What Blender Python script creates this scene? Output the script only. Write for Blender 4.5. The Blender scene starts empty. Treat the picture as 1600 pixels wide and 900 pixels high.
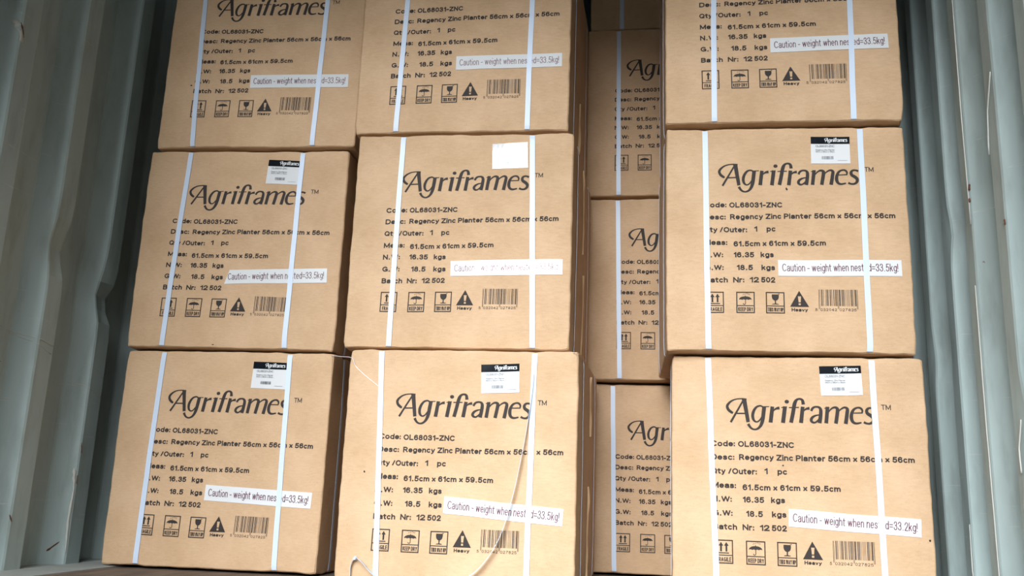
import bpy, math, random
from mathutils import Vector, noise

# ------------------------------------------------------------------ camera, light, exposure
S = bpy.context.scene
COL = S.collection
CAM = (0.43822, -2.35752, 0.22536); YAW, PITCH, ROLL, FOCAL = 0.15489, 0.22573, 0.03698, 1418.07
cam = bpy.data.cameras.new('camera'); cam.sensor_width = 36.0; cam.lens = FOCAL / 1600 * 36.0
cam.clip_start = 0.02
cam_o = bpy.data.objects.new('camera', cam); COL.objects.link(cam_o); S.camera = cam_o
fw = Vector((-math.sin(YAW) * math.cos(PITCH), math.cos(YAW) * math.cos(PITCH), math.sin(PITCH)))
rt = Vector((math.cos(YAW), math.sin(YAW), 0)); up = rt.cross(fw)
c_, s_ = math.cos(ROLL), math.sin(ROLL)
r2, u2 = c_ * rt + s_ * up, -s_ * rt + c_ * up
m3 = [[r2[i], u2[i], -fw[i]] for i in range(3)]
from mathutils import Matrix
cam_o.matrix_world = Matrix.Translation(CAM) @ Matrix(m3).to_4x4()

S.view_settings.view_transform = 'Standard'; S.view_settings.look = 'None'
S.view_settings.gamma = 1.0; S.view_settings.use_curve_mapping = False
S.view_settings.exposure = 0.68

DOOR_Y = -2.3           # the open end of the container
HEADER_Z = 2.40         # underside of the beam over the doors
LOW, BASE, GROUND = 0.12, 0.3, 0.08   # dull sky near the horizon and higher up, and the yard
BEAMS = ((19.0, -0.40, -0.17, 0.24, 0.75), (15.0, 0.005, 0.085, 0.15, 0.75), (10.0, 0.06, 0.36, 0.46, 0.85))   # brighter overcast: radiance, x and z range
GAP = 33.0                           # brightest gap in the clouds, low behind the photographer
GAP_X, GAP_Z, GAP_RX, GAP_RZ = -0.078, 0.305, 0.078, 0.10

W_ = bpy.data.worlds.new('daylight'); S.world = W_; W_.use_nodes = True
nt = W_.node_tree; nt.nodes.clear()
def wn(t, **k):
    n = nt.nodes.new(t)
    for a, b in k.items(): setattr(n, a, b)
    return n
def wmath(op, a, b=None):
    n = wn('ShaderNodeMath', operation=op)
    for i, v in enumerate((a, b)):
        if v is None: continue
        if isinstance(v, (int, float)): n.inputs[i].default_value = v
        else: nt.links.new(v, n.inputs[i])
    return n.outputs[0]
def wstep(v, lo, hi, a=0.0, b=1.0):
    n = wn('ShaderNodeMapRange', interpolation_type='SMOOTHSTEP')
    nt.links.new(v, n.inputs[0]); n.inputs[1].default_value = lo; n.inputs[2].default_value = hi
    n.inputs[3].default_value = a; n.inputs[4].default_value = b
    return n.outputs[0]
tc = wn('ShaderNodeTexCoord'); sx = wn('ShaderNodeSeparateXYZ'); nt.links.new(tc.outputs['Generated'], sx.inputs[0])
X, Y, Z = sx.outputs
mul = lambda *a: a[0] if len(a) == 1 else wmath('MULTIPLY', a[0], mul(*a[1:]))
above = wstep(Z, -0.03, 0.05)
base_v = wmath('ADD', wmath('MULTIPLY', above, LOW - GROUND), GROUND)
base_v = wmath('ADD', base_v, wmath('MULTIPLY', wstep(Z, 0.12, 0.42), BASE - LOW))
behind = wstep(Y, -0.3, 0.1, 1.0, 0.0)
beam_v = 0.0
for v_, xa, xb, za, zb in BEAMS:
    b_ = mul(wstep(X, xa - 0.04, xa + 0.04), wstep(X, xb - 0.04, xb + 0.04, 1.0, 0.0), wstep(Z, za - 0.06, za + 0.09),
             wstep(Z, zb - 0.1, zb + 0.1, 1.0, 0.0), behind, wmath('ADD', 0.0, v_))
    beam_v = wmath('ADD', b_, beam_v)
dx = wmath('DIVIDE', wmath('ABSOLUTE', wmath('SUBTRACT', X, GAP_X)), GAP_RX)
dz = wmath('DIVIDE', wmath('ABSOLUTE', wmath('SUBTRACT', Z, GAP_Z)), GAP_RZ)
gap_v = mul(wstep(dx, 0.75, 1.25, 1.0, 0.0), wstep(dz, 0.75, 1.25, 1.0, 0.0), behind, wmath('ADD', 0.0, GAP))
tot = wmath('ADD', wmath('ADD', base_v, beam_v), gap_v)
bg = wn('ShaderNodeBackground'); bg.inputs[0].default_value = (0.94, 0.98, 1.0, 1)
nt.links.new(tot, bg.inputs[1])
wo = wn('ShaderNodeOutputWorld'); nt.links.new(bg.outputs[0], wo.inputs[0])

# ------------------------------------------------------------------ materials
def mat(name, col, rough=0.6, spec=0.5, metallic=0.0):
    m = bpy.data.materials.new(name); m.use_nodes = True
    b = m.node_tree.nodes['Principled BSDF']
    b.inputs['Base Color'].default_value = (*col, 1); b.inputs['Roughness'].default_value = rough
    b.inputs['Specular IOR Level'].default_value = spec; b.inputs['Metallic'].default_value = metallic
    return m
class NT:
    def __init__(s, m): s.t = m.node_tree; s.b = s.t.nodes['Principled BSDF']
    def n(s, t, ins=None, **k):
        n = s.t.nodes.new(t)
        for a, b in k.items(): setattr(n, a, b)
        for i, v in (ins or {}).items():
            if isinstance(v, bpy.types.NodeSocket): s.t.links.new(v, n.inputs[i])
            else: n.inputs[i].default_value = v
        return n
    def l(s, a, b): s.t.links.new(a, b)
    def coords(s, scale):
        tc = s.n('ShaderNodeTexCoord'); mp = s.n('ShaderNodeMapping', {'Vector': tc.outputs['Object'], 'Scale': scale})
        return mp.outputs[0]
    def noise(s, scale, sc, detail=3, rough=0.6):
        return s.n('ShaderNodeTexNoise', {'Vector': s.coords(scale), 'Scale': sc, 'Detail': detail, 'Roughness': rough}).outputs['Fac']
    def ramp(s, f, stops):
        r = s.n('ShaderNodeValToRGB', {0: f}); e = r.color_ramp.elements
        while len(e) > len(stops): e.remove(e[-1])
        while len(e) < len(stops): e.new(0.5)
        for q, (p, c) in zip(e, stops): q.position = p; q.color = (*c, 1) if len(c) == 3 else c
        return r.outputs[0]
    def mix(s, f, a, b, mode='MIX'):
        n = s.n('ShaderNodeMix', data_type='RGBA', blend_type=mode)
        for i, v in ((0, f), (6, a), (7, b)):
            if isinstance(v, bpy.types.NodeSocket): s.l(v, n.inputs[i])
            elif i == 0: n.inputs[0].default_value = v
            else: n.inputs[i].default_value = (*v, 1)
        return n.outputs[2]
    def bump(s, h, strength, dist):
        n = s.n('ShaderNodeBump', {'Height': h, 'Strength': strength, 'Distance': dist}); s.l(n.outputs[0], s.b.inputs['Normal'])

KRAFT = (0.56, 0.378, 0.232)
def kraft_material():
    m = mat('kraft_cardboard', KRAFT, 0.72, 0.25); q = NT(m)
    fib = q.noise((60, 60, 240), 1.0, 4)
    blot = q.noise((1, 1, 1), 7.0, 3)
    lo = tuple(c * 0.92 for c in KRAFT); hi = tuple(c * 1.06 for c in KRAFT)
    a = q.ramp(fib, [(0.25, lo), (0.75, hi)])
    b = q.ramp(blot, [(0.3, (0.90, 0.88, 0.84)), (0.7, (1.06, 1.07, 1.1))])
    spk = q.noise((1, 1, 1), 420.0, 1)
    c = q.ramp(spk, [(0.66, (1, 1, 1)), (0.74, (0.82, 0.76, 0.68))])
    q.l(q.mix(1.0, q.mix(1.0, a, b, 'MULTIPLY'), c, 'MULTIPLY'), q.b.inputs['Base Color'])
    q.bump(fib, 0.15, 0.0004)
    return m
M_KRAFT = kraft_material()
M_INK = mat('printing_ink', (0.035, 0.028, 0.026), 0.65, 0.2)
M_STRAP = mat('white_polypropylene', (0.56, 0.65, 0.80), 0.4, 0.4)
q = NT(M_STRAP); wv = q.n('ShaderNodeTexWave', {'Vector': q.coords((1, 1, 1)), 'Scale': 120.0, 'Distortion': 0.0}, bands_direction='DIAGONAL')
q.bump(wv.outputs['Fac'], 0.2, 0.0004)
M_LABEL = mat('glossy_label_paper', (0.68, 0.69, 0.71), 0.08, 0.4)
M_LABELBLACK = mat('label_black_print', (0.006, 0.008, 0.012), 0.08, 0.3)
M_MAROON = mat('label_maroon_print', (0.10, 0.015, 0.04), 0.3, 0.4)
M_GREYPRINT = mat('label_grey_print', (0.09, 0.11, 0.14), 0.3, 0.4)
M_TORN = mat('torn_paper', (0.62, 0.43, 0.25), 0.85, 0.2)
M_CLEAR = mat('pale_plastic_strand', (0.75, 0.76, 0.80), 0.3, 0.5)
M_SCRAPE = mat('bare_scraped_metal', (0.48, 0.48, 0.45), 0.5, 0.5)
M_RUST = mat('rust', (0.13, 0.055, 0.03), 0.9, 0.2)

def steel_paint(name, base):
    m = mat(name, base, 0.5, 0.4); q = NT(m)
    big = q.noise((1, 1, 0.35), 3.0, 4); fine = q.noise((1, 1, 0.25), 22.0, 5)
    a = q.ramp(big, [(0.3, tuple(c * 0.86 for c in base)), (0.7, tuple(c * 1.08 for c in base))])
    b = q.ramp(fine, [(0.28, (0.80, 0.79, 0.77)), (0.5, (1, 1, 1)), (0.8, (1.06, 1.06, 1.05))])
    col = q.mix(1.0, a, b, 'MULTIPLY')
    scr = q.noise((3, 3, 60), 2.0, 2, 0.4)
    sm = q.ramp(scr, [(0.70, (0, 0, 0)), (0.725, (0.5, 0.5, 0.5)), (0.75, (0, 0, 0))])
    col = q.mix(sm, col, (0.55, 0.55, 0.52))
    rs = q.noise((1, 1, 1), 30.0, 3, 0.65)
    rm = q.ramp(rs, [(0.76, (0, 0, 0)), (0.79, (0.8, 0.8, 0.8))])
    col = q.mix(rm, col, (0.12, 0.06, 0.035))
    q.l(col, q.b.inputs['Base Color'])
    q.l(q.ramp(fine, [(0.3, (0.55,) * 3), (0.7, (0.7,) * 3)]), q.b.inputs['Roughness'])
    q.bump(big, 0.15, 0.004)
    return m
M_WALL = steel_paint('grey_green_steel_paint', (0.37, 0.455, 0.455))
M_RAIL = steel_paint('worn_steel_rail', (0.34, 0.36, 0.35))
def plywood():
    m = mat('worn_plywood', (0.16, 0.11, 0.075), 0.75, 0.3); q = NT(m)
    g = q.noise((30, 2.5, 30), 1.6, 5); d = q.noise((1, 1, 1), 9.0, 4)
    a = q.ramp(g, [(0.3, (0.105, 0.075, 0.055)), (0.7, (0.20, 0.15, 0.115))])
    b = q.ramp(d, [(0.3, (0.7, 0.7, 0.72)), (0.7, (1.1, 1.1, 1.12))])
    q.l(q.mix(1.0, a, b, 'MULTIPLY'), q.b.inputs['Base Color']); q.bump(g, 0.3, 0.002)
    return m
M_FLOOR = plywood()

# ------------------------------------------------------------------ mesh helpers
def link(name, verts, faces, mats, idx=None, parent=None, smooth=False):
    me = bpy.data.meshes.new(name); me.from_pydata([tuple(v) for v in verts], [], faces)
    for m in mats: me.materials.append(m)
    if idx: me.polygons.foreach_set('material_index', idx)
    if smooth is True: me.polygons.foreach_set('use_smooth', [True] * len(me.polygons))
    elif smooth: me.polygons.foreach_set('use_smooth', smooth)
    me.update()
    o = bpy.data.objects.new(name, me); COL.objects.link(o)
    if parent: o.parent = parent
    return o
def structure(o): o['kind'] = 'structure'; return o
def tag(o, label, cat, group=None):
    o['label'] = label; o['category'] = cat
    if group: o['group'] = group
    return o

# ------------------------------------------------------------------ the container
Y0, Y1, ZTOP = DOOR_Y, 2.6, 2.62
def corrugated(name, xin, sgn, edges, flat, slope, outer, depth, dents, marks):
    """vertical trapezoid corrugation; sgn = direction pointing out of the container"""
    prof = []
    for e in edges:
        prof += [(e, 0.0), (e + flat, 0.0), (e + flat + slope, depth), (e + flat + slope + outer, depth)]
    prof = [p for p in prof if Y0 - 0.3 < p[0] < Y1 + 0.3]
    pts = []
    R = 0.0035
    for i, (y, d) in enumerate(prof):
        if i in (0, len(prof) - 1): pts.append((y, d)); continue
        a = Vector(prof[i - 1]) - Vector((y, d)); b = Vector(prof[i + 1]) - Vector((y, d))
        a.normalize(); b.normalize(); p = Vector((y, d))
        A, B = p + a * R, p + b * R
        pts += [tuple(A), tuple(B)]
        q1 = Vector(prof[i + 1]); n = 4
        s0, s1 = B, q1 - b * R
        for k in range(1, n): pts.append(tuple(s0 + (s1 - s0) * k / n))
    NZ = 66
    def at(y, d, z):
        o = d
        for (dy, dz, ry, rz, amp) in dents:
            e = ((y - dy) / ry) ** 2 + ((z - dz) / rz) ** 2
            if e < 9: o += amp * math.exp(-e)
        o += 0.003 * noise.noise(Vector((y * 2.0, z * 1.3, xin)))
        return (xin + sgn * o, y, z)
    V, F = [], []
    n = len(pts)
    for j in range(NZ + 1):
        z = -0.05 + (ZTOP + 0.05) * j / NZ
        for (y, d) in pts: V.append(at(y, d, z))
    for j in range(NZ):
        for i in range(n - 1):
            a = j * n + i; f = (a, a + 1, a + n + 1, a + n)
            F.append(f if sgn < 0 else f[::-1])
    nw = len(F)
    import bisect
    ys = [p[0] for p in pts]
    def depth_at(y):
        k = max(1, min(n - 1, bisect.bisect(ys, y)))
        (a, da), (b, db) = pts[k - 1], pts[k]
        return da + (db - da) * (y - a) / max(1e-6, b - a)
    idx = [0] * nw
    for (mi, poly, w) in marks:                       # scrapes and rust spots on the paint
        P = [(Vector((y, z))) for (y, z) in poly]
        dense = []
        for a, b in zip(P, P[1:]):
            for k in range(6): dense.append(a + (b - a) * k / 6)
        dense.append(P[-1]); base = len(V)
        for k, p in enumerate(dense):
            t = (dense[min(k + 1, len(dense) - 1)] - dense[max(k - 1, 0)]).normalized(); nn = Vector((-t.y, t.x))
            ww = w * 0.5 * (0.5 + 0.9 * abs(noise.noise(Vector((p.x * 90, p.y * 90, 3)))) * 2) * (1 if 0 < k < len(dense) - 1 else 0.3)
            for q_ in (p + nn * ww, p - nn * ww):
                x, y, z = at(q_.x, depth_at(q_.x), q_.y); V.append((x - sgn * 0.0012, y, z))
        for k in range(len(dense) - 1):
            a = base + 2 * k; F.append((a, a + 1, a + 3, a + 2)); idx.append(mi)
    o = link(name, V, F, [M_WALL, M_SCRAPE, M_RUST], idx, smooth=True)
    o.data.set_sharp_from_angle(angle=math.radians(11))
    # second skin 3 mm behind keeps the sheet from being paper thin
    so = o.modifiers.new('sheet', 'SOLIDIFY'); so.thickness = 0.003; so.offset = -1
    return structure(o)

WL, WR = -1.15, 1.20
corrugated('wall_left', WL, -1, [0.035 + 0.247 * k for k in range(-9, 12)], 0.066, 0.047, 0.087, 0.050,
    [(-0.165, 0.84, 0.05, 0.06, 0.030), (0.085, 0.745, 0.055, 0.045, 0.036), (0.02, 0.80, 0.04, 0.06, 0.012)],
    [(1, [(-0.30, 0.605), (-0.235, 0.59), (-0.15, 0.575)], 0.002), (1, [(-0.28, 0.60), (-0.22, 0.575), (-0.155, 0.552)], 0.002),
     (1, [(-0.01, 0.50), (0.04, 0.485), (0.105, 0.46)], 0.002), (1, [(0.02, 0.55), (0.10, 0.515)], 0.0016),
     (1, [(0.028, 0.26), (0.033, 0.20), (0.03, 0.12), (0.034, 0.03)], 0.005), (2, [(0.036, 0.33), (0.04, 0.30)], 0.0015),
     (2, [(0.037, 0.24), (0.038, 0.215)], 0.0015),
     (2, [(-0.215, 0.135), (-0.208, 0.118)], 0.0035), (2, [(0.02, 0.06), (0.0, 0.035)], 0.003), (2, [(-0.135, 0.30), (-0.13, 0.285)], 0.003),
     (1, [(-0.475, 1.365), (-0.46, 1.345), (-0.45, 1.31)], 0.013), (2, [(-0.462, 1.36), (-0.447, 1.325)], 0.004)])
corrugated('wall_right', WR, 1, [-0.34 - 0.19 * k for k in range(10, 0, -1)] + [-0.34, -0.14, 0.027] + [0.222 + 0.187 * k for k in range(0, 14)],
    0.056, 0.044, 0.042, 0.050,
    [(-0.02, 0.93, 0.06, 0.05, 0.016), (0.16, 0.63, 0.06, 0.06, 0.018), (-0.36, 0.42, 0.05, 0.06, 0.012)],
    [(1, [(0.13, 0.19), (0.15, 0.12), (0.17, 0.06)], 0.004), (1, [(0.155, 0.20), (0.16, 0.12), (0.175, 0.05)], 0.003),
     (1, [(-0.137, 1.5), (-0.136, 1.2), (-0.138, 0.9)], 0.0013), (1, [(-0.137, 0.75), (-0.136, 0.4), (-0.137, 0.02)], 0.0016),
     (1, [(0.03, 0.2), (0.031, 0.1), (0.03, 0.05)], 0.001), (1, [(-0.335, 1.2), (-0.30, 1.12), (-0.285, 1.02)], 0.002),
     (1, [(-0.33, 0.30), (-0.315, 0.24), (-0.325, 0.2)], 0.003), (1, [(-0.32, 0.42), (-0.31, 0.36), (-0.315, 0.31)], 0.0025),
     (2, [(-0.402, 0.985), (-0.405, 0.98)], 0.004), (2, [(-0.405, 0.935), (-0.40, 0.928)], 0.004), (2, [(-0.398, 0.925), (-0.395, 0.918)], 0.003),
     (2, [(-0.41, 0.895), (-0.405, 0.89)], 0.005), (2, [(-0.338, 0.85), (-0.339, 0.838)], 0.003), (2, [(-0.143, 1.0), (-0.141, 0.985)], 0.004), (2, [(-0.14, 0.965), (-0.139, 0.955)], 0.003)])

def slab(name, x0, x1, y0, y1, z0, z1, m, nx=1, ny=1):
    bv = 0.002
    V = [(x, y, z) for z in (z0, z1) for (x, y) in ((x0, y0), (x1, y0), (x1, y1), (x0, y1))]
    F = [(3, 2, 1, 0), (4, 5, 6, 7), (0, 1, 5, 4), (1, 2, 6, 5), (2, 3, 7, 6), (3, 0, 4, 7)]
    return structure(link(name, V, F, [m]))
slab('floor', -1.25, 1.30, Y0, Y1, -0.05, -0.003, M_FLOOR)
slab('ceiling', -1.25, 1.30, Y0, Y1, ZTOP, ZTOP + 0.04, M_WALL)
slab('trim_3', -1.25, 1.30, Y0 - 0.08, Y0, HEADER_Z, ZTOP + 0.04, M_WALL)
slab('wall_back', -1.25, 1.30, Y1, Y1 + 0.04, -0.05, ZTOP, M_WALL)
slab('trim_1', -1.20, -1.015, Y0, Y1, -0.003, 0.0, M_RAIL)
slab('trim_2', 1.14, 1.28, Y0, Y1, -0.003, 0.0, M_RAIL)

# ------------------------------------------------------------------ lettering (stroke skeletons, unit cap height)
def arc(cx, cy, rx, ry, a0=0, a1=360, n=14):
    return [(cx + rx * math.cos(math.radians(a0 + (a1 - a0) * i / n)), cy + ry * math.sin(math.radians(a0 + (a1 - a0) * i / n))) for i in range(n + 1)]
H_ = 0.70
def ln(*p): return ('L', list(p))
def sm(*p): return ('S', list(p))
def ac(*a, **k): return ('A', arc(*a, **k))
bowl = lambda y0, y1, w: sm((0, y1), (w * .6, y1), (w * .93, y1 - (y1 - y0) * .2), (w, (y0 + y1) / 2), (w * .93, y0 + (y1 - y0) * .2), (w * .6, y0), (0, y0))
rd = lambda w=.44: ac(w / 2, H_ / 2, w / 2, H_ / 2)
arch = lambda x0, x1: sm((x0, .42), (x0 + .05, .6), (x0 + (x1 - x0) * .5, H_), (x1 - .04, .62), (x1, .45), (x1, .2), (x1, 0))
G = {
 'A': (.62, [ln((0, 0), (.31, 1)), ln((.31, 1), (.62, 0)), ln((.12, .32), (.5, .32))]),
 'B': (.54, [ln((0, 0), (0, 1)), bowl(.53, 1, .5), bowl(0, .53, .54)]),
 'C': (.62, [ac(.34, .5, .34, .5, 42, 318)]),
 'D': (.58, [ln((0, 0), (0, 1)), bowl(0, 1, .58)]),
 'E': (.46, [ln((0, 0), (0, 1)), ln((0, 1), (.46, 1)), ln((0, .52), (.42, .52)), ln((0, 0), (.46, 0))]),
 'F': (.44, [ln((0, 0), (0, 1)), ln((0, 1), (.44, 1)), ln((0, .52), (.38, .52))]),
 'G': (.66, [ac(.34, .5, .34, .5, 42, 325), ln((.4, .44), (.66, .44)), ln((.66, .44), (.66, .1))]),
 'H': (.54, [ln((0, 0), (0, 1)), ln((.54, 0), (.54, 1)), ln((0, .52), (.54, .52))]),
 'I': (0, [ln((0, 0), (0, 1))]),
 'K': (.56, [ln((0, 0), (0, 1)), ln((.52, 1), (.02, .38)), ln((.2, .6), (.56, 0))]),
 'L': (.46, [ln((0, 1), (0, 0)), ln((0, 0), (.46, 0))]),
 'M': (.70, [ln((0, 0), (0, 1)), ln((0, 1), (.35, .1)), ln((.35, .1), (.7, 1)), ln((.7, 1), (.7, 0))]),
 'N': (.54, [ln((0, 0), (0, 1)), ln((0, 1), (.54, 0)), ln((.54, 0), (.54, 1))]),
 'O': (.68, [ac(.34, .5, .34, .5)]),
 'P': (.50, [ln((0, 0), (0, 1)), bowl(.45, 1, .5)]),
 'Q': (.68, [ac(.34, .5, .34, .5), ln((.44, .24), (.68, -.02))]),
 'R': (.56, [ln((0, 0), (0, 1)), bowl(.48, 1, .5), ln((.28, .48), (.56, 0))]),
 'S': (.52, [sm((.5, .76), (.42, .94), (.26, 1), (.08, .92), (.03, .74), (.14, .58), (.38, .46), (.51, .3), (.45, .08), (.26, 0), (.08, .06), (0, .24))]),
 'T': (.54, [ln((0, 1), (.54, 1)), ln((.27, 1), (.27, 0))]),
 'U': (.54, [sm((0, 1), (0, .6), (0, .3), (.08, .07), (.27, 0), (.46, .07), (.54, .3), (.54, .6), (.54, 1))]),
 'W': (.90, [ln((0, 1), (.22, 0)), ln((.22, 0), (.45, 1)), ln((.45, 1), (.68, 0)), ln((.68, 0), (.9, 1))]),
 'Y': (.58, [ln((0, 1), (.29, .45)), ln((.58, 1), (.29, .45)), ln((.29, .45), (.29, 0))]),
 'Z': (.54, [ln((0, 1), (.54, 1)), ln((.54, 1), (0, 0)), ln((0, 0), (.54, 0))]),
 'a': (.42, [sm((.02, .52), (.08, .66), (.22, H_), (.37, .65), (.41, .5), (.41, .25), (.42, 0)), sm((.41, .42), (.2, .37), (.04, .3), (0, .16), (.06, .03), (.18, 0), (.33, .06), (.41, .2))]),
 'c': (.40, [ac(.22, .35, .22, .35, 45, 315)]),
 'd': (.44, [rd(), ln((.44, 0), (.44, 1))]),
 'e': (.44, [ac(.22, .35, .22, .35, 0, 318), ln((.02, .36), (.44, .36))]),
 'g': (.44, [rd(), sm((.44, H_), (.44, .4), (.44, .05), (.4, -.2), (.22, -.28), (.04, -.2))]),
 'h': (.40, [ln((0, 0), (0, 1)), arch(0, .40)]),
 'i': (0, [ln((0, 0), (0, .62)), ln((0, .985), (0, 1))]),
 'k': (.40, [ln((0, 0), (0, 1)), ln((.37, H_), (.02, .28)), ln((.14, .42), (.40, 0))]),
 'l': (0, [ln((0, 0), (0, 1))]),
 'm': (.70, [ln((0, 0), (0, H_)), arch(0, .35), arch(.35, .70)]),
 'n': (.40, [ln((0, 0), (0, H_)), arch(0, .40)]),
 'o': (.46, [rd(.46)]),
 'p': (.44, [rd(), ln((0, H_), (0, -.28))]),
 'r': (.24, [ln((0, 0), (0, H_)), sm((0, .4), (.05, .6), (.15, .69), (.25, .68))]),
 's': (.38, [sm((.36, .52), (.28, .66), (.18, H_), (.05, .64), (.02, .52), (.1, .4), (.28, .32), (.37, .2), (.32, .05), (.18, 0), (.06, .04), (0, .17))]),
 't': (.26, [sm((.1, .95), (.1, .6), (.1, .2), (.14, .03), (.26, 0)), ln((-.03, H_), (.26, H_))]),
 'u': (.40, [sm((0, H_), (0, .4), (0, .2), (.06, .04), (.18, 0), (.33, .06), (.40, .25)), ln((.40, 0), (.40, H_))]),
 'v': (.42, [ln((0, H_), (.21, 0)), ln((.42, H_), (.21, 0))]),
 'w': (.66, [ln((0, H_), (.16, 0)), ln((.16, 0), (.33, H_)), ln((.33, H_), (.5, 0)), ln((.5, 0), (.66, H_))]),
 'x': (.42, [ln((0, 0), (.42, H_)), ln((0, H_), (.42, 0))]),
 'y': (.42, [ln((0, H_), (.21, 0)), sm((.42, H_), (.3, .3), (.2, -.02), (.14, -.2), (.02, -.27))]),
 '0': (.46, [ac(.23, .5, .23, .5)]),
 '1': (.24, [ln((.24, 0), (.24, 1)), ln((.24, .97), (0, .74))]),
 '2': (.46, [sm((.01, .7), (.07, .92), (.23, 1), (.4, .93), (.45, .74), (.38, .52), (.2, .28), (.02, 0)), ln((.02, 0), (.46, 0))]),
 '3': (.46, [sm((.02, .76), (.08, .94), (.23, 1), (.38, .94), (.43, .76), (.37, .59), (.2, .53)), sm((.2, .53), (.38, .48), (.46, .28), (.4, .07), (.23, 0), (.07, .06), (0, .24))]),
 '4': (.50, [ln((.36, 0), (.36, 1)), ln((.36, 1), (0, .3)), ln((0, .27), (.5, .27))]),
 '5': (.46, [ln((.08, 1), (.43, 1)), ln((.08, 1), (.03, .5)), sm((.03, .5), (.14, .61), (.28, .62), (.42, .52), (.46, .32), (.4, .09), (.22, 0), (.07, .05), (0, .2))]),
 '6': (.46, [sm((.43, .84), (.34, .97), (.22, 1), (.08, .9), (.01, .68), (0, .4), (.06, .1), (.23, 0), (.41, .1), (.46, .31), (.4, .53), (.23, .61), (.07, .52), (.01, .36))]),
 '7': (.46, [ln((0, 1), (.46, 1)), sm((.46, 1), (.28, .68), (.17, .35), (.13, 0))]),
 '8': (.46, [ac(.23, .77, .19, .23), ac(.23, .27, .23, .27)]),
 '9': (.46, [sm((.03, .16), (.12, .03), (.24, 0), (.38, .1), (.45, .32), (.46, .6), (.4, .9), (.23, 1), (.05, .9), (0, .69), (.06, .47), (.23, .39), (.39, .48), (.45, .64))]),
 '.': (.16, [ln((.08, 0), (.08, .012))]), ':': (0, [ln((0, .04), (0, .052)), ln((0, .6), (0, .612))]),
 '-': (.26, [ln((0, .38), (.26, .38))]), '/': (.30, [ln((0, -.02), (.3, 1.02))]),
 '=': (.46, [ln((0, .3), (.46, .3)), ln((0, .6), (.46, .6))]), '!': (0, [ln((0, .34), (0, 1)), ln((0, 0), (0, .012))]),
}
def catmull(P, n=3):
    if len(P) < 3: return P
    out = []
    for i in range(len(P) - 1):
        p0, p1, p2, p3 = P[max(i - 1, 0)], P[i], P[i + 1], P[min(i + 2, len(P) - 1)]
        for k in range(n):
            t = k / n
            out.append(tuple(0.5 * (2 * b + (c - a) * t + (2 * a - 5 * b + 4 * c - d) * t * t + (3 * b - a - 3 * c + d) * t ** 3) for a, b, c, d in zip(p0, p1, p2, p3)))
    out.append(tuple(P[-1])); return out
class Ink:
    """flat print: 2-D faces in millimetres on a carton face, each with a material slot"""
    def __init__(s): s.v = []; s.f = []; s.m = []
    def quadstrip(s, P, closed=False, m=1):
        n = len(P); base = len(s.v)
        for i, (x, y, w) in enumerate(P):
            if closed: a, b = P[(i - 1) % (n - 1)], P[(i + 1) % (n - 1)]
            else: a, b = P[max(i - 1, 0)], P[min(i + 1, n - 1)]
            tx, ty = b[0] - a[0], b[1] - a[1]; l = math.hypot(tx, ty) or 1
            nx, ny = -ty / l * w / 2, tx / l * w / 2
            s.v += [(x + nx, y + ny), (x - nx, y - ny)]
        for i in range(n - 1):
            a = base + 2 * i; s.f.append((a + 1, a + 3, a + 2, a)); s.m.append(m)
    def poly(s, pts, m=1):
        b = len(s.v); s.v += pts
        ar = sum(p[0] * q[1] - q[0] * p[1] for p, q in zip(pts, pts[1:] + pts[:1]))
        f = list(range(b, b + len(pts))); s.f.append(tuple(f if ar > 0 else f[::-1])); s.m.append(m)
    def rect(s, x0, y0, x1, y1, m=1): s.poly([(x0, y0), (x1, y0), (x1, y1), (x0, y1)], m)
    def bar(s, x0, y0, x1, y1, w, m=1): s.quadstrip([(x0, y0, w), (x1, y1, w)], m=m)
    def frame(s, x0, y0, x1, y1, t, m=1):
        s.rect(x0, y0, x1, y0 + t, m); s.rect(x0, y1 - t, x1, y1, m); s.rect(x0, y0 + t, x0 + t, y1 - t, m); s.rect(x1 - t, y0 + t, x1, y1 - t, m)
    def text(s, txt, x0, x1, y0, cap, w, y1=None, m=1, gap=0.38):
        """string fitted between x0 and x1; baseline runs from y0 to y1; cap height and stroke in mm"""
        y1 = y0 if y1 is None else y1
        gl = [c for c in txt if c != ' ']
        gw = sum(G[c][0] for c in gl) + .22 * txt.count(' ')
        fixed = len(gl) * w + (len(txt) - 1) * gap * w
        sx = (x1 - x0 - fixed) / gw if gw else 1
        sy = cap - w; x = x0
        def put(px, py): return (x + w / 2 + px * sx, w / 2 + py * sy + y0 + (y1 - y0) * ((x - x0) / max(1e-6, x1 - x0)))
        for ch in txt:
            if ch == ' ': x += .22 * sx + gap * w; continue
            g, st = G[ch]
            for mode, P in st:
                if mode == 'S': P = catmull(P, 2)
                Q = [(*put(*p), w) for p in P]
                closed = mode == 'A' and abs(P[0][0] - P[-1][0]) < 1e-4 and abs(P[0][1] - P[-1][1]) < 1e-4
                if mode == 'L':            # straight stroke with square ends
                    (ax, ay, _), (bx, by, _) = Q; l = math.hypot(bx - ax, by - ay) or 1; e = w / 2
                    if abs(ax - bx) > 0.05 * l and abs(ay - by) > 0.05 * l: e = w * 0.25
                    ux, uy = (bx - ax) / l * e, (by - ay) / l * e
                    Q = [(ax - ux, ay - uy, w), (bx + ux, by + uy, w)]
                elif not closed:
                    for i, j in ((0, 1), (-1, -2)):
                        ax, ay, _ = Q[i]; bx, by, _ = Q[j]; l = math.hypot(bx - ax, by - ay) or 1; e = w * 0.35
                        Q[i] = (ax - (bx - ax) / l * e, ay - (by - ay) / l * e, w)
                s.quadstrip(Q, closed, m)
            x += g * sx + w + gap * w
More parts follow.
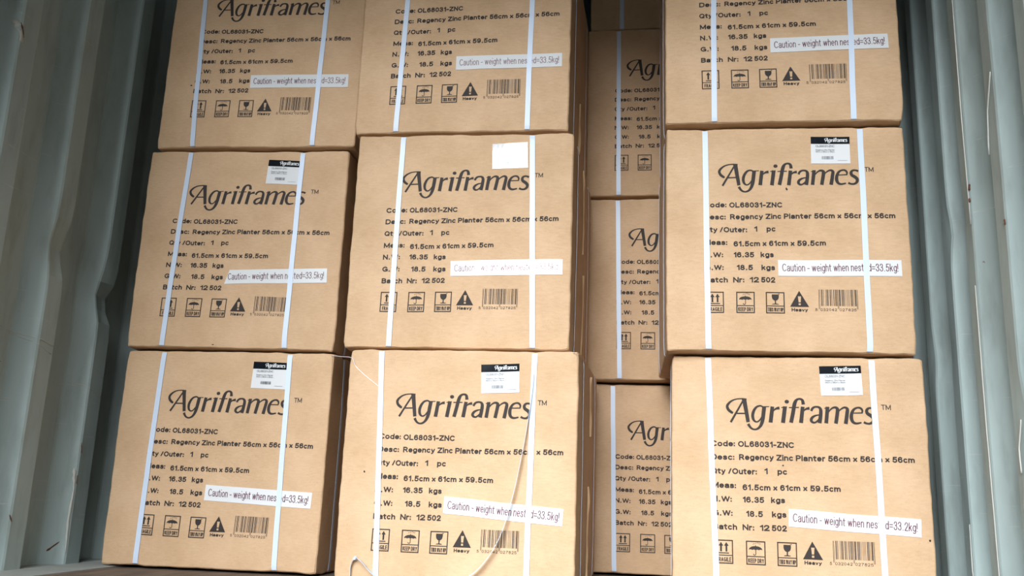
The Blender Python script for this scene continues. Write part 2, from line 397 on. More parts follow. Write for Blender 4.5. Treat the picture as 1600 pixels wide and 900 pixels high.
LOGO = [[1879, 5027, 26, 1818, 5039, 29, 1745, 5041, 29, 1628, 5029, 29, 1525, 4991, 38, 1444, 4928, 52, 1394, 4850, 64, 1416, 4764, 67, 1474, 4707, 64, 1532, 4672, 50], [1800, 5009, 38, 1473, 4440, 52], [1814, 5045, 108, 1837, 4890, 96, 1903, 4450, 82], [1615, 4665, 32, 1847, 4670, 32], [2296, 4815, 38, 2243, 4858, 38, 2193, 4867, 41, 2119, 4837, 50, 2055, 4753, 64, 2019, 4637, 70, 2034, 4520, 61, 2097, 4461, 38, 2170, 4487, 35, 2244, 4592, 32, 2293, 4713, 32], [2305, 4851, 90, 2282, 4667, 90, 2257, 4495, 84, 2210, 4367, 67, 2137, 4290, 50, 2049, 4268, 41, 1964, 4309, 52, 1902, 4406, 67], [2265, 4845, 26, 2427, 4852, 20], [2505, 4853, 84, 2452, 4450, 90], [2510, 4720, 17, 2559, 4777, 35, 2611, 4808, 55, 2676, 4820, 70], [2811, 4858, 90, 2751, 4448, 90], [2720, 4829, 20, 2857, 4850, 26], [2943, 4456, 87, 3000, 4708, 87, 3030, 4864, 87, 3062, 4971, 79, 3110, 5033, 55, 3180, 5051, 47, 3239, 5016, 67, 3256, 4912, 79], [2904, 4831, 26, 3147, 4838, 26], [3239, 4855, 84, 3181, 4451, 90], [3244, 4730, 17, 3298, 4787, 38, 3344, 4807, 55, 3402, 4817, 70], [3442, 4748, 50, 3460, 4798, 55, 3505, 4842, 50, 3570, 4857, 44, 3638, 4840, 58, 3670, 4773, 76, 3656, 4625, 84, 3625, 4455, 87], [3649, 4660, 26, 3549, 4642, 38, 3464, 4596, 58, 3426, 4531, 67, 3449, 4479, 58, 3514, 4465, 41, 3590, 4520, 38, 3629, 4579, 26], [3839, 4861, 84, 3784, 4454, 84], [3760, 4819, 20, 3870, 4857, 29], [3839, 4702, 17, 3911, 4802, 35, 3998, 4851, 50, 4068, 4827, 73, 4072, 4747, 84, 4017, 4452, 84], [4076, 4723, 17, 4153, 4808, 35, 4247, 4857, 47, 4312, 4819, 73, 4302, 4714, 82, 4254, 4451, 87], [4433, 4719, 26, 4676, 4726, 29], [4659, 4719, 29, 4668, 4792, 47, 4622, 4848, 50, 4544, 4852, 44, 4462, 4803, 58, 4409, 4697, 76, 4399, 4589, 82, 4432, 4499, 67, 4513, 4465, 50, 4634, 4490, 35], [4957, 4820, 58, 4897, 4845, 47, 4820, 4843, 50, 4772, 4788, 70, 4788, 4713, 76, 4870, 4655, 82, 4918, 4589, 79, 4900, 4512, 64, 4830, 4466, 50, 4746, 4471, 47, 4688, 4501, 58]]
def logo(ink, m=1, fx=None):
    fx = fx or (lambda u, v, w: (u, v, w))
    for o in LOGO:
        P = [(o[i] / 10, o[i + 1] / 10, o[i + 2] / 9.3) for i in range(0, len(o), 3)]
        ink.quadstrip([fx(*p) for p in (catmull(P, 3) if len(P) > 2 else P)], m=m)
    dot = [(285.8 + 5.5 * math.cos(a * math.pi / 7), 497.9 + 4.8 * math.sin(a * math.pi / 7)) for a in range(14)]
    ink.poly([fx(x, y, 1)[:2] for x, y in dot], m)
EL = {'0': '0001101', '1': '0011001', '2': '0010011', '3': '0111101', '4': '0100011', '5': '0110001', '6': '0101111', '7': '0111011', '8': '0110111', '9': '0001011'}
EP = {'5': 'LGGLLG', }
def ean(code='5032042027825'):
    par = EP[code[0]]; s = '101'
    for d, p in zip(code[1:7], par):
        l = EL[d]; s += l if p == 'L' else ''.join('1' if c == '0' else '0' for c in l)[::-1]
    s += '01010'
    for d in code[7:]: s += ''.join('1' if c == '0' else '0' for c in EL[d])
    return s + '101'
def artwork():
    k = Ink(); w = 3.25; c = 14.4
    logo(k)
    k.text('TM', 511.5, 534.5, 480.4, 13.2, 1.9)
    T = k.text
    T('Code:', 97.4, 156.7, 383.8, c, w); T('OL68031-ZNC', 164, 300, 383.0, c, w)
    T('Desc:', 97.3, 154.2, 350.4, c, w); T('Regency Zinc Planter 56cm x 56cm x 56cm', 165.5, 582, 350.6, c, w, 353.6)
    T('Qty /Outer:', 97, 207.9, 315.8, c, w); T('1', 225.7, 234.3, 317.6, c, w); T('pc', 258, 281.2, 317.4, c, w)
    T('Meas:', 98.2, 156.8, 281.2, c, w); T('61.5cm x 61cm x 59.5cm', 172.6, 406, 277.4, c, w, 279.6)
    T('N.W:', 98, 145.9, 247.6, c, w); T('16.35', 172, 224.4, 247.6, c, w); T('kgs', 240.9, 274.6, 248, c, w)
    T('G.W:', 98.4, 146.8, 213.4, c, w); T('18.5', 179.4, 220.4, 213.2, c, w); T('kgs', 242.2, 276.7, 213.4, c, w)
    T('Batch', 99, 157, 180, c, w); T('Nr:', 170.2, 198.2, 180.2, c, w); T('12', 211.4, 235.2, 180.4, c, w); T('502', 240.4, 276, 180.6, c, w)
    # handling marks
    t = 2.7
    for x0, cap, a, b in ((99.8, 'FRAGILE', 106.5, 141.5), (177.4, 'KEEP DRY', 182, 219.6), (251.6, 'THIS WAY UP', 255.6, 294.4)):
        x1 = x0 + 46.4
        k.frame(x0, 99.6, x1, 155.8, t); k.rect(x0 + t, 118.2, x1 - t, 120.4)
        k.text(cap, a, b, 104.4, 10.4, 1.75, gap=.35)
    for cx in (117.2, 130.2):
        k.poly([(cx - 5.6, 141.5), (cx + 5.6, 141.5), (cx, 150.6)]); k.rect(cx - 2.2, 128, cx + 2.2, 141.5)
    k.rect(111, 123.4, 136.4, 125.8)
    cx = 200.2                                                    # umbrella
    dome = [(cx + 16 * math.cos(a * math.pi / 12), 134.6 + 9.2 * math.sin(a * math.pi / 12) ** 0.85) for a in range(13)]
    for i in range(12):
        p, q_ = dome[i], dome[i + 1]
        b0 = 134.6 + 1.5 * abs(math.sin((p[0] - cx) / 16 * math.pi * 2)); b1 = 134.6 + 1.5 * abs(math.sin((q_[0] - cx) / 16 * math.pi * 2))
        k.poly([p, q_, (q_[0], min(b1, q_[1])), (p[0], min(b0, p[1]))])
    k.bar(cx, 143, cx, 146, 1.4)
    k.quadstrip([(*p, 1.7) for p in catmull([(cx + .4, 135), (cx + .4, 128), (cx + .2, 124.6), (cx - 2.2, 122.6), (cx - 4.8, 123.4), (cx - 5.4, 125.6)], 3)])
    for ax, ay in ((-6, 147.6), (-1.6, 148.6), (3, 150), (6.6, 149), (9.8, 148)): k.bar(cx + ax, ay, cx + ax + 2, ay + 2.6, 1.0)
    cx = 275.2                                                    # wine glass
    k.poly([(cx - 8.6, 149.6), (cx + 8.6, 149.6), (cx + 8.8, 143), (cx + 7.6, 138), (cx + 4.6, 134.6), (cx + 1.5, 133), (cx - 1.5, 133), (cx - 4.6, 134.6), (cx - 7.6, 138), (cx - 8.8, 143)])
    k.rect(cx - 1.5, 125, cx + 1.5, 133.2); k.poly([(cx - 8.4, 123.2), (cx + 8.4, 123.2), (cx + 7, 124.9), (cx + 1.4, 125.8), (cx - 1.4, 125.8), (cx - 7, 124.9)])
    k.poly([(cx + 6.2, 151), (cx + 10.6, 149.4), (cx + 10.4, 152)])
    # heavy triangle with its exclamation mark left open
    A, B, C = (334.3, 160.2), (311.2, 118), (358.2, 118)
    bt, bb, dt, db = 146, 130, 127.6, 122.4
    def side(y, l): 
        f = (y - 118) / (160.2 - 118); return B[0] + (A[0] - B[0]) * f if l else C[0] + (A[0] - C[0]) * f
    cx = 335.0
    k.poly([(side(bt, 1), bt), (side(bt, 0), bt), A])
    k.poly([(side(bb, 1), bb), (cx - 2.6, bb), (cx - 3.9, bt), (side(bt, 1), bt)]); k.poly([(cx + 2.6, bb), (side(bb, 0), bb), (side(bt, 0), bt), (cx + 3.9, bt)])
    k.poly([(side(dt, 1), dt), (side(dt, 0), dt), (side(bb, 0), bb), (side(bb, 1), bb)])
    k.poly([(side(db, 1), db), (cx - 2.7, db), (cx - 2.7, dt), (side(dt, 1), dt)]); k.poly([(cx + 2.7, db), (side(db, 0), db), (side(dt, 0), dt), (cx + 2.7, dt)])
    k.poly([B, C, (side(db, 0), db), (side(db, 1), db)])
    k.text('Heavy', 314.6, 355, 105.8, 9.0, 2.2)
    code = ean(); x0, x1 = 382.2, 478.6; u = (x1 - x0) / len(code); i = 0
    while i < len(code):
        if code[i] == '1':
            j = i
            while j < len(code) and code[j] == '1': j += 1
            low = 113 if (i < 3 or 45 <= i < 50 or i >= 92) else 121
            k.rect(x0 + i * u, low, x0 + j * u - 0.12, 164); i = j
        else: i += 1
    k.text('5', 373.4, 378.6, 107.6, 7, .95); k.text('032042', 386, 426.5, 107.6, 7, .95, gap=1.6); k.text('027825', 432.5, 474, 107.6, 7, .95, gap=1.6)
    return k
ART = artwork()

# ------------------------------------------------------------------ cartons
D = {'box': {'L3': [-0.72918, 0.04121, 0.03518, 0.605, 0.00242, 1.208], 'L2': [-0.74801, 0.05303, 0.05131, 0.60358, 0.00339, 0.6053], 'L1': [-0.74893, 0.06234, 0.03243, 0.60196, -0.00168, -0.0017], 'M3': [-0.09462, -0.0086, 0.01834, 0.605, 0.00584, 1.2217], 'M2': [-0.07837, -0.01016, 0.01912, 0.61285, 0.00166, 0.6046], 'M1': [-0.05033, -0.03295, 0.00101, 0.60297, -0.0084, -0.0084], 'R3': [0.78603, -0.03337, 0.01559, 0.605, 0.00202, 1.2148], 'R2': [0.78769, -0.01386, 0.02714, 0.61062, 0.00208, 0.6042], 'R1': [0.80085, 0.00688, -0.02454, 0.60215, -0.00536, -0.0054], 'B3': [0.54606, 0.55166, 0.00441, 0.62205, 0.00091, 1.2193], 'B2': [0.54684, 0.57312, 0.00091, 0.61779, 0.00054, 0.6011], 'B1': [0.53543, 0.6107, -0.00078, 0.60059, -0.00342, -0.0034]}, 'aff': {'L3': [0.9856, 0.0233, -3.1946, -0.008, 0.9726, -4.5703], 'L2': [0.9904, 0.0255, -7.1221, -0.005, 0.9869, -11.5355], 'L1': [0.9866, 0.0251, -1.9188, -0.0098, 0.9925, -15.5391], 'M3': [1.0007, 0.0078, -1.0642, 0.0143, 1.016, -4.6601], 'M2': [0.9964, 0.0073, -3.0995, 0.0095, 0.9954, -1.595], 'M1': [0.9999, 0.013, -2.5286, 0.0023, 0.9914, -14.7428], 'R3': [0.9993, -0.0091, -3.9347, 0.0025, 0.9796, -0.2105], 'R2': [1.0, -0.0, -0.0, 0.0, 1.0, 0.0], 'R1': [0.9971, -0.0024, -0.2183, 0.0039, 0.9986, -9.7076], 'B3': [0.9997, 0.0027, -19.1842, -0.0012, 1.0052, -5.6487], 'B2': [1.0001, -0.0011, -8.1481, -0.0005, 1.0043, 3.4051], 'B1': [1.0003, -0.0006, 3.9547, -0.0009, 1.0064, -25.7252]}, 'strap': {'L3': [[112.4, 96.2], [484.6, 497.2]], 'L2': [[106.3, 126.7], [469.0, 472.8]], 'L1': [[101.5, 112.9], [496.8, 488.5]], 'M3': [[121.2, 136.9], [498.3, 503.5]], 'M2': [[127.3, 130.4], [517.7, 498.6]], 'M1': [[112.7, 87.9], [494.4, 500.0]], 'R3': [[128.9, 134.1], [487.6, 495.8]], 'R2': [[105.6, 102.9], [502.1, 505.1]], 'R1': [[107.6, 92.7], [499.2, 492.5]], 'B3': [[93.8, 89.9]], 'B2': [[102.4, 91.2]], 'B1': [[101.5, 90.9]]}, 'st': {'L2': [418.5, 532.1, -0.0409], 'L1': [433.5, 535.4, -0.024], 'M2': [437.9, 544.9, 0.0427], 'M1': [411.2, 531.9, 0.0463], 'R2': [427.4, 541.4, -0.0115], 'R1': [417.9, 543.5, 0.0344]}, 'ca': {'L3': [427.3, 214.4, -0.0022], 'L2': [425.2, 214.7, 0.0274], 'L1': [433.1, 201.8, -0.0371], 'M3': [439.7, 214.4, 0.0098], 'M2': [439.1, 222.9, 0.0209], 'M1': [430.4, 196.7, -0.0659], 'R3': [433.3, 228.2, 0.0156], 'R2': [436.9, 220.4, 0.0043], 'R1': [433.8, 197.8, -0.0419]}}
CW = 0.615
BODY = {  # z of bottom and top of each carton, so that the stacks rest on each other
 'L1': (0, .603), 'L2': (.603, 1.2085), 'L3': (1.2085, 1.813), 'M1': (0, .600), 'M2': (.600, 1.2195), 'M3': (1.2195, 1.825),
 'R1': (0, .6005), 'R2': (.6005, 1.215), 'R3': (1.215, 1.82), 'B1': (0, .599), 'B2': (.599, 1.219), 'B3': (1.219, 1.842), 'B4': (1.842, 2.447)}
for k_ in ('B2', 'B3'):
    D['box'][k_][0] -= 0.018; D['aff'][k_][2] += 18; D['strap'][k_] = [[q_ + 18 for q_ in D['strap'][k_][0]]]
D['box']['B3'][1] = .566
D['box']['B4'] = [0.534, 0.585, 0.004, .605, 0, 1.8420]; D['aff']['B4'] = [1, 0, 10, 0, 1, 40]; D['strap']['B4'] = [[112, 108]]
DEPTH = {'L': .565, 'M': .555, 'R': .545, 'B': .57}
SPECKS = {'R2': [(312, 434, 3.2, 4.5)], 'R1': [(272, 330, 3, 2.2), (604, 164, 4, 3)], 'L2': [(259, 10, 5, 2.4)], 'M1': [(63, 283, 3, 4)], 'L3': [(87, 206, 3.4, 2.4)], 'B2': [], }
SHEAR = {'M1': 0.03, 'M2': 0.04, 'M3': 0.04}
RAD = 0.0055
GRID_END = [0, .2, .5, .8, 1]

def make_carton(key, label, group):
    x, y, yaw, _, _, zfit = D['box'][key]; z0, z1 = BODY[key]; Hh = z1 - z0; Dp = DEPTH[key[0]]; W = CW
    rnd = random.Random(key); seed = Vector((rnd.uniform(-50, 50), rnd.uniform(-50, 50), rnd.uniform(-50, 50)))
    nrm = Vector((math.sin(yaw), -math.cos(yaw), 0))
    root = bpy.data.objects.new('carton', None); COL.objects.link(root)
    root.empty_display_size = 0.1
    c = Vector((x, y, z0)) - nrm * (Dp / 2)
    root.location = c; root.rotation_euler = (0, 0, yaw)
    tag(root, label, 'carton', group)
    dv = (zfit - z0) * 1000
    straps = list(D['strap'][key])
    if len(straps) == 1: straps.append([500.0 + rnd.uniform(-6, 6), 500.0 + rnd.uniform(-6, 6)])
    hx, hy = W / 2, Dp / 2
    su = lambda st, z: (st[0] + (st[1] - st[0]) * z / Hh) / 1000 - hx      # strap x at height z
    side_y = (-hy + 0.105, hy - 0.105)
    def deform(px, py, pz):
        ix = max(-hx + RAD, min(hx - RAD, px)); iy = max(-hy + RAD, min(hy - RAD, py)); iz = max(RAD, min(Hh - RAD, pz))
        d = Vector((px - ix, py - iy, pz - iz))
        if d.length > 1e-9: d.normalize()
        p = Vector((ix, iy, iz)) + d * RAD
        ex, ey, ez = hx - abs(px), hy - abs(py), min(pz, Hh - pz)
        # gentle bulge of the walls
        f = math.sin(math.pi * min(1, max(0, (px + hx) / W))) * math.sin(math.pi * min(1, max(0, pz / Hh)))
        wf = max(0.0, 1 - (py + hy) / 0.1)
        p.y -= 0.0022 * f * wf
        g = math.sin(math.pi * min(1, max(0, (py + hy) / Dp))) * math.sin(math.pi * min(1, max(0, pz / Hh)))
        ws = max(0.0, 1 - ex / 0.1)
        p.x += math.copysign(0.002, px) * g * ws
        # handling dents along edges and corners
        near = sorted((ex, ey, ez)); e = math.exp(-near[1] / 0.016)
        n1 = noise.noise_vector(Vector((px, py, pz)) * 9 + seed); n2 = noise.noise_vector(Vector((px, py, pz)) * 38 + seed)
        dd = n1 * 0.0011 + n2 * (0.0019 * e)
        cor = math.exp(-(near[0] + near[1] + near[2]) / 0.022)
        dd += n2 * 0.004 * cor
        inward = Vector((-math.copysign(1, px) * math.exp(-ex / .012), -math.copysign(1, py) * math.exp(-ey / .012), 0))
        dd += inward * (0.0035 * cor + 0.0012 * e * max(0, n1.z + .3))
        # straps bite into the front and side edges
        if ez < 0.03:
            sgz = 1 if pz > Hh / 2 else -1
            for st in straps:
                q_ = (px - su(st, Hh if sgz > 0 else 0)) / 0.014
                if abs(q_) < 3:
                    b = math.exp(-q_ * q_) * math.exp(-ez / 0.012) * math.exp(-ey / 0.012)
                    dd.y += -math.copysign(0.003, py) * b; dd.z -= sgz * 0.003 * b
            for sy_ in side_y:
                q_ = (py - sy_) / 0.014
                if abs(q_) < 3:
                    b = math.exp(-q_ * q_) * math.exp(-ez / 0.012) * math.exp(-ex / 0.012)
                    dd.x += -math.copysign(0.003, px) * b; dd.z -= sgz * 0.003 * b
        if key == 'L2':                                               # long crease beside the right edge
            cr = math.exp(-((px - (hx - 0.022)) / 0.006) ** 2) * max(0, math.sin(math.pi * (pz - .02) / .5)) if .02 < pz < .52 else 0
            dd.y += 0.004 * cr * wf
        if ez < 0.03:                                                 # folded flap edges sag a little
            sgz = 1 if pz > Hh / 2 else -1
            dd.z -= sgz * (0.0046 + 0.002 * n1.x) * math.exp(-ey / 0.05) * math.exp(-ez / 0.012)
        if ez < 0.02:
            if pz > Hh / 2: dd.z = min(dd.z, 0)
            else: dd.z = max(dd.z, 0)
        p.x += SHEAR.get(key, 0.0) * (py + hy)                         # racked out of square
        return p + dd, d
    # ---- body: one rounded, dented box with the print on its front
    N = 44
    def line(Lm):
        a = [RAD * t for t in GRID_END]; n = N
        mid = [RAD + (Lm - 2 * RAD) * i / n for i in range(1, n)]
        return a + mid + [Lm - t for t in reversed(a)]
    gx = [v - hx for v in line(W)]; gy = [v - hy for v in line(Dp)]; gz = line(Hh)
    V, F, ids = [], [], {}
    def vid(i, j, k):
        key_ = (i, j, k)
        if key_ not in ids:
            ids[key_] = len(V); V.append(deform(gx[i], gy[j], gz[k])[0])
        return ids[key_]
    nX, nY, nZ = len(gx) - 1, len(gy) - 1, len(gz) - 1
    for i in range(nX):
        for k in range(nZ):
            F.append((vid(i, 0, k), vid(i + 1, 0, k), vid(i + 1, 0, k + 1), vid(i, 0, k + 1)))
            F.append((vid(i, nY, k + 1), vid(i + 1, nY, k + 1), vid(i + 1, nY, k), vid(i, nY, k)))
        for j in range(nY):
            F.append((vid(i, j, nZ), vid(i + 1, j, nZ), vid(i + 1, j + 1, nZ), vid(i, j + 1, nZ)))
            F.append((vid(i, j + 1, 0), vid(i + 1, j + 1, 0), vid(i + 1, j, 0), vid(i, j, 0)))
    for j in range(nY):
        for k in range(nZ):
            F.append((vid(0, j + 1, k), vid(0, j, k), vid(0, j, k + 1), vid(0, j + 1, k + 1)))
            F.append((vid(nX, j, k), vid(nX, j + 1, k), vid(nX, j + 1, k + 1), vid(nX, j, k + 1)))
    nb = len(F); idx = [0] * nb; smo = [True] * nb
    a0, a1, a2, b0, b1, b2 = D['aff'][key]
    def onface(u, v, off):                       # millimetres from the lower left corner of the front
        p, _ = deform(u / 1000 - hx, -hy, v / 1000); return p + Vector((0, -off, 0))
    base = len(V)
    for (u, v) in ART.v:
        du, dv_ = u - 300, v - 300
        V.append(onface(a0 * du + a1 * dv_ + a2 + 300, b0 * du + b1 * dv_ + b2 + 300 + dv, 0.0006))
    for f in ART.f: F.append(tuple(base + i for i in f)); idx.append(1); smo.append(False)
    for (u, v, ra, rb) in SPECKS.get(key, []):
        base = len(V); nn = 8
        for a in range(nn):
            r = 0.6 + 0.5 * rnd.random(); V.append(onface(u + ra * r * math.cos(a / nn * 6.283), v + dv + rb * r * math.sin(a / nn * 6.283), 0.0008))
        F.append(tuple(range(base, base + nn))); idx.append(1); smo.append(False)
    link('box_body', V, F, [M_KRAFT, M_INK], idx, root, smo)
    # ---- straps: two loops over the front and back, two over the sides
    def ribbon(path, half, axis):
        """path: undeformed points on the box in order (closed); axis: unit vector across the strap"""
        VV, FF = [], []
        n = len(path)
        for (px, py, pz) in path:
            p, d = deform(px, py, pz)
            flat = abs(d.z)
            if d.length < .5: d = Vector((0, -1, 0))
            lift = 0.0024 * (1 - flat) - 0.0006 * flat; th = 0.0007
            for off, sg in ((lift, -1), (lift, 1), (lift - th, 1), (lift - th, -1)):
                VV.append(p + d * off + Vector(axis) * (half * sg))
        for i in range(n):
            j = (i + 1) % n
            for k in range(4):
                k2 = (k + 1) % 4; FF.append((4 * i + k, 4 * j + k, 4 * j + k2, 4 * i + k2))
        return VV, FF
    zs = [t * RAD for t in (0, .4, .8, 1)] + [Hh * t for t in (.03, .06, .1, .2, .3, .4, .5, .6, .7, .8, .9, .94, .97)] + [Hh - t * RAD for t in (1, .8, .4, 0)]
    ends = [0, .4, .8, 1]
    out_straps = []
    for st in straps:
        ut, ub = su(st, Hh), su(st, 0)
        yy = [-hy + t * RAD for t in ends[1:]] + [hy * t for t in (-.9, -.5, 0, .5, .9)] + [hy - t * RAD for t in (1, .8, .4)]
        path = [(su(st, z), -hy, z) for z in zs] + [(ut, q_, Hh) for q_ in yy] + [(su(st, z), hy, z) for z in reversed(zs)] + [(ub, q_, 0) for q_ in reversed(yy)]
        VV, FF = ribbon(path, 0.0072, (1, 0, 0))
        out_straps.append(link('strap', VV, FF, [M_STRAP], None, root, False))
    for sy_ in side_y:
        xx = [-hx + t * RAD for t in ends[1:]] + [hx * t for t in (-.9, -.5, 0, .5, .9)] + [hx - t * RAD for t in (1, .8, .4)]
        path = [(-hx, sy_, z) for z in zs] + [(q_, sy_, Hh) for q_ in xx] + [(hx, sy_, z) for z in reversed(zs)] + [(q_, sy_, 0) for q_ in reversed(xx)]
        VV, FF = ribbon(path, 0.0072, (0, 1, 0))
        link('strap', VV, FF, [M_STRAP], None, root, False)
    # ---- stuck-on labels
    def sticker(name, cu, cv, ang, w, h, ink, mats, cut=None, label=None):
        ca_, sa_ = math.cos(ang), math.sin(ang)
        T = lambda a, b, off: onface(cu + (a - w / 2) * ca_ - (b - h / 2) * sa_, cv + dv + (a - w / 2) * sa_ + (b - h / 2) * ca_, off)
        VV, FF, ii = [], [], []
        nx, ny = max(4, int(w / 12)), max(3, int(h / 12))
        for off in (0.0014, 0.0003):
            for j in range(ny + 1):
                for i in range(nx + 1):
                    a, b = w * i / nx, h * j / ny
                    if cut and a < cut * b / h * 1.0: a = cut * b / h
                    VV.append(T(a, b, off))
        m_ = (nx + 1) * (ny + 1)
        for j in range(ny):
            for i in range(nx):
                a = j * (nx + 1) + i; FF.append((a, a + 1, a + nx + 2, a + nx + 1)); ii.append(0)
                a += m_; FF.append((a + nx + 1, a + nx + 2, a + 1, a)); ii.append(0)
        rim = [i for i in range(nx + 1)] + [j * (nx + 1) + nx for j in range(1, ny + 1)] + [ny * (nx + 1) + i for i in range(nx - 1, -1, -1)] + [j * (nx + 1) for j in range(ny - 1, 0, -1)]
        for a, b in zip(rim, rim[1:] + rim[:1]): FF.append((a + m_, b + m_, b, a)); ii.append(0)
        base = len(VV)
        lay = {1: 0.0018, 2: 0.0022, 3: 0.0022}
        vm = {}
        for f, m in zip(ink.f, ink.m):
            for q_ in f: vm[q_] = lay[m]
        for q_, (a, b) in enumerate(ink.v): VV.append(T(a, b, vm.get(q_, .0018)))
        for f, m in zip(ink.f, ink.m): FF.append(tuple(base + q_ for q_ in f)); ii.append(m)
        o = link(name, VV, FF, mats, ii, root, False)
        if label: o['label'] = label
        return o
    if key in D['ca']:
        cu, cv, ang = D['ca'][key]; k = Ink()
        k.text('Caution - weight when nested=33.%skg!' % ('2' if key == 'R1' else '5'), 10, 296, 12.2, 20.0, 1.9, gap=.7)
        sticker('caution_label', cu, cv, ang, 305, 42, k, [M_LABEL, M_MAROON], 14 if key == 'L2' else None, 'white caution label with maroon lettering')
    if key in D['st']:
        cu, cv, ang = D['st'][key]; k = Ink()
        for i in range(8): k.rect(100 * i / 8, 55, 100 * (i + 1) / 8, 75, 1)
        f = 58.0 / (497 - 139)
        logo(k, 2, lambda u, v, w: (36 + (u - 139) * f, 60.5 + (v - 444.5) * f * 1.12, w * f * 1.5))
        k.text('OL68031-ZNC', 12, 61, 46, 5.6, .8, m=3); k.text('Regency Zinc Planter', 12, 61, 36.2, 3.6, .5, m=3); k.text('56cm x 56cm x 56cm', 12, 61, 31, 3.6, .5, m=3)
        code = ean(); x0 = 27; u = 30 / len(code); i = 0
        while i < len(code):
            if code[i] == '1':
                j = i
                while j < len(code) and code[j] == '1': j += 1
                k.rect(x0 + i * u, 12, x0 + j * u, 20.5, 3); i = j
            else: i += 1
        k.rect(68, 8, 92, 8.7, 3)
        sticker('product_sticker', cu, cv, ang, 100, 75, k, [M_LABEL, M_LABELBLACK, M_LABEL, M_GREYPRINT], None, 'white sticker with black header band')
    # ---- frayed strips of kraft paper standing off the right side seam of the middle stack
    if key[0] == 'M':
        for (s0, s1, yy) in {'M3': ((.02, .2, .26),), 'M2': ((.34, .60, .27), (.03, .28, .30)), 'M1': ((.40, .57, .3), (.02, .26, .27))}[key]:
            VV, FF = [], []
            nn = 12
            for i in range(nn + 1):
                z = s0 + (s1 - s0) * i / nn; yl = -hy + yy + 0.02 * noise.noise(Vector((z * 9, yy * 40, 2)) + seed)
                p, d = deform(hx, yl, z); wv_ = 0.006 * (0.4 + math.sin(math.pi * i / nn)); st = 0.004 + 0.006 * abs(noise.noise(Vector((z * 14, 1, yy)) + seed))
                for (ax, ay) in ((0.0004, -wv_), (st, 0), (0.0006, wv_)): VV.append(p + Vector((ax, ay, 0)))
            for i in range(nn):
                for k in range(2):
                    a = 3 * i + k; FF.append((a, a + 1, a + 4, a + 3))
            link('torn_paper_strip', VV, FF, [M_TORN], None, root, False)
    return root, out_straps, (deform, hx, hy, Hh)

LABELS = {
 'L1': 'brown planter carton on the floor at the bottom of the left stack',
 'L2': 'brown planter carton second up in the left stack, sticker tucked under its strap',
 'L3': 'darkest brown planter carton topping the left stack, with caution label and no sticker',
 'M1': 'brown planter carton at the bottom of the middle stack with a loose strap tail',
 'M2': 'brown planter carton in the middle stack whose white labels are washed out by glare',
 'M3': 'brown planter carton topping the middle stack, its caution label tilted up beside the straps',
 'R1': 'brown planter carton at the bottom of the right stack, caution label reading 33.2kg',
 'R2': 'brown planter carton second up in the right stack, dark speck under its logo',
 'R3': 'brown planter carton topping the right stack, caution label high on the right, no sticker',
 'B1': 'lowest brown carton standing back in the gap between the middle and right stacks',
 'B2': 'set-back carton in the gap between stacks, second from the floor, largely hidden at right',
 'B3': 'shaded set-back carton in the gap, third from the floor, below the darkest one',
 'B4': 'dark carton at the very top of the gap, only its lower edge showing',
}
GRP = 'strapped planter cartons stacked in the container'
CART = {k: make_carton(k, LABELS[k], GRP) for k in ('R1', 'M1', 'L1', 'R2', 'M2', 'L2', 'R3', 'M3', 'L3', 'B1', 'B2', 'B3', 'B4')}

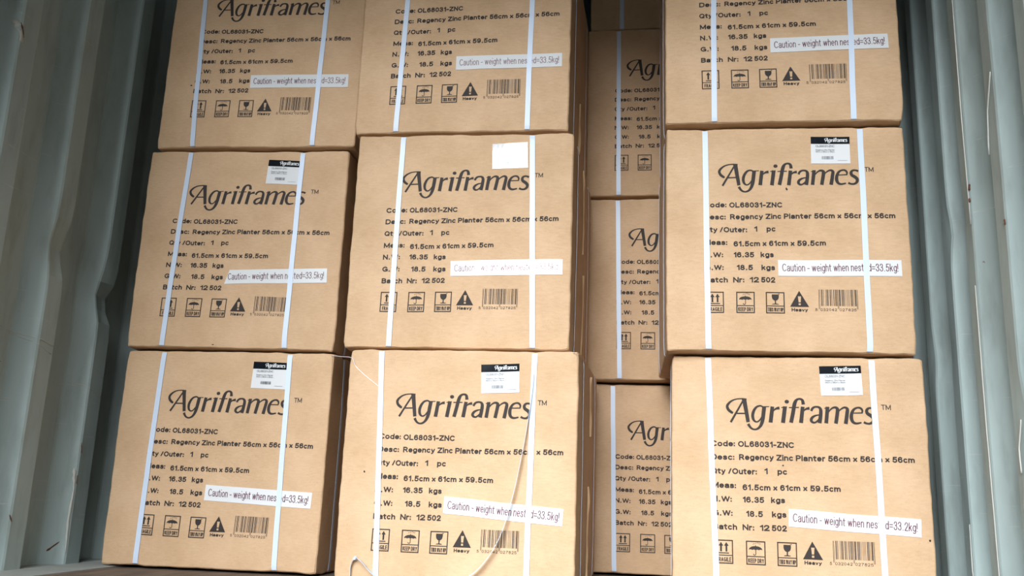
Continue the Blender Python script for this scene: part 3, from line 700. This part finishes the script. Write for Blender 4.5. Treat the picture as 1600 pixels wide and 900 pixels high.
# ------------------------------------------------------------------ loose tails of strap on the middle bottom carton
def tail(parent, pts, width, thick, name='strap_tail', m=M_STRAP, face=Vector((1, 0.15, 0))):
    P = catmull([tuple(p) for p in pts], 6); VV, FF = [], []
    for i, p in enumerate(P):
        p = Vector(p); a, b = Vector(P[max(i - 1, 0)]), Vector(P[min(i + 1, len(P) - 1)])
        t = (b - a).normalized(); s1 = t.cross(face).normalized(); n1 = t.cross(s1).normalized()
        for (q1, q2) in ((-1, -1), (1, -1), (1, 1), (-1, 1)): VV.append(p + s1 * (q1 * width / 2) + n1 * (q2 * thick / 2))
    n = len(P)
    for i in range(n - 1):
        for k in range(4): FF.append((4 * i + k, 4 * i + 4 + k, 4 * i + 4 + (k + 1) % 4, 4 * i + (k + 1) % 4))
    FF.append((3, 2, 1, 0)); e = 4 * (n - 1); FF.append((e, e + 1, e + 2, e + 3))
    return link(name, VV, FF, [m], None, parent, False)
root, st, (df, hx, hy, Hh) = CART['M1']
dvm = (D['box']['M1'][5] - BODY['M1'][0]) * 1000
def fr(u, v, off):
    p, _ = df(u / 1000 - hx, -hy, max(.002, (v + dvm) / 1000)); return p + Vector((0, -off, 0))
tail(st[1], [fr(499, 545, .0022), fr(497, 500, .004), fr(489, 430, .008), fr(476, 340, .012), fr(455, 230, .014), fr(425, 130, .016), fr(380, 60, .018), fr(330, 20, .02)], 0.010, 0.0009)
tail(st[0], [fr(47, 20, .004), fr(47, 45, .007), fr(52, 63, .011), fr(62, 68, .014), fr(76, 60, .012), fr(95, 40, .008), fr(112, 24, .003)], 0.010, 0.0009)

# thin plastic strands caught between cartons
def strand(name, pts, label):
    o = tail(None, pts, 0.0013, 0.0011, name, M_CLEAR); tag(o, label, 'strand')
    return o
def wpt(key, u, v, off):
    rt_, _, (df_, hx_, hy_, H2) = CART[key]; p, _ = df_(u / 1000 - hx_, -hy_, v / 1000)
    p = p + Vector((0, -off, 0)); return Matrix.Translation(rt_.location) @ Matrix.Rotation(rt_.rotation_euler[2], 4, 'Z') @ p
strand('plastic_strand', [wpt('L1', 611, 599, .001), (wpt('L1', 611, 599, .004) + wpt('M1', 4, 572, .004)) / 2, wpt('M1', 4, 572, .002), wpt('M1', 20, 548, .0015), wpt('M1', 50, 522, .0012), wpt('M1', 84, 498, .001)],
    'thin pale strand running from the left stack across the bottom middle carton')
def lp(x_, y_, z_):
    p, d = df(x_, y_, z_); return p
P1 = lp(hx, -hy + .004, Hh - .004) + Vector((.001, 0, 0))
tail(root, [lp(hx - .015, -hy, Hh - .004) + Vector((0, -.002, 0)), P1 + Vector((.003, 0, 0)), P1 + Vector((.008, .2, -.006)), P1 + Vector((.007, .40, -.02)), P1 + Vector((.010, .54, -.05))],
     0.0014, 0.0012, 'torn_paper_strip', M_TORN)
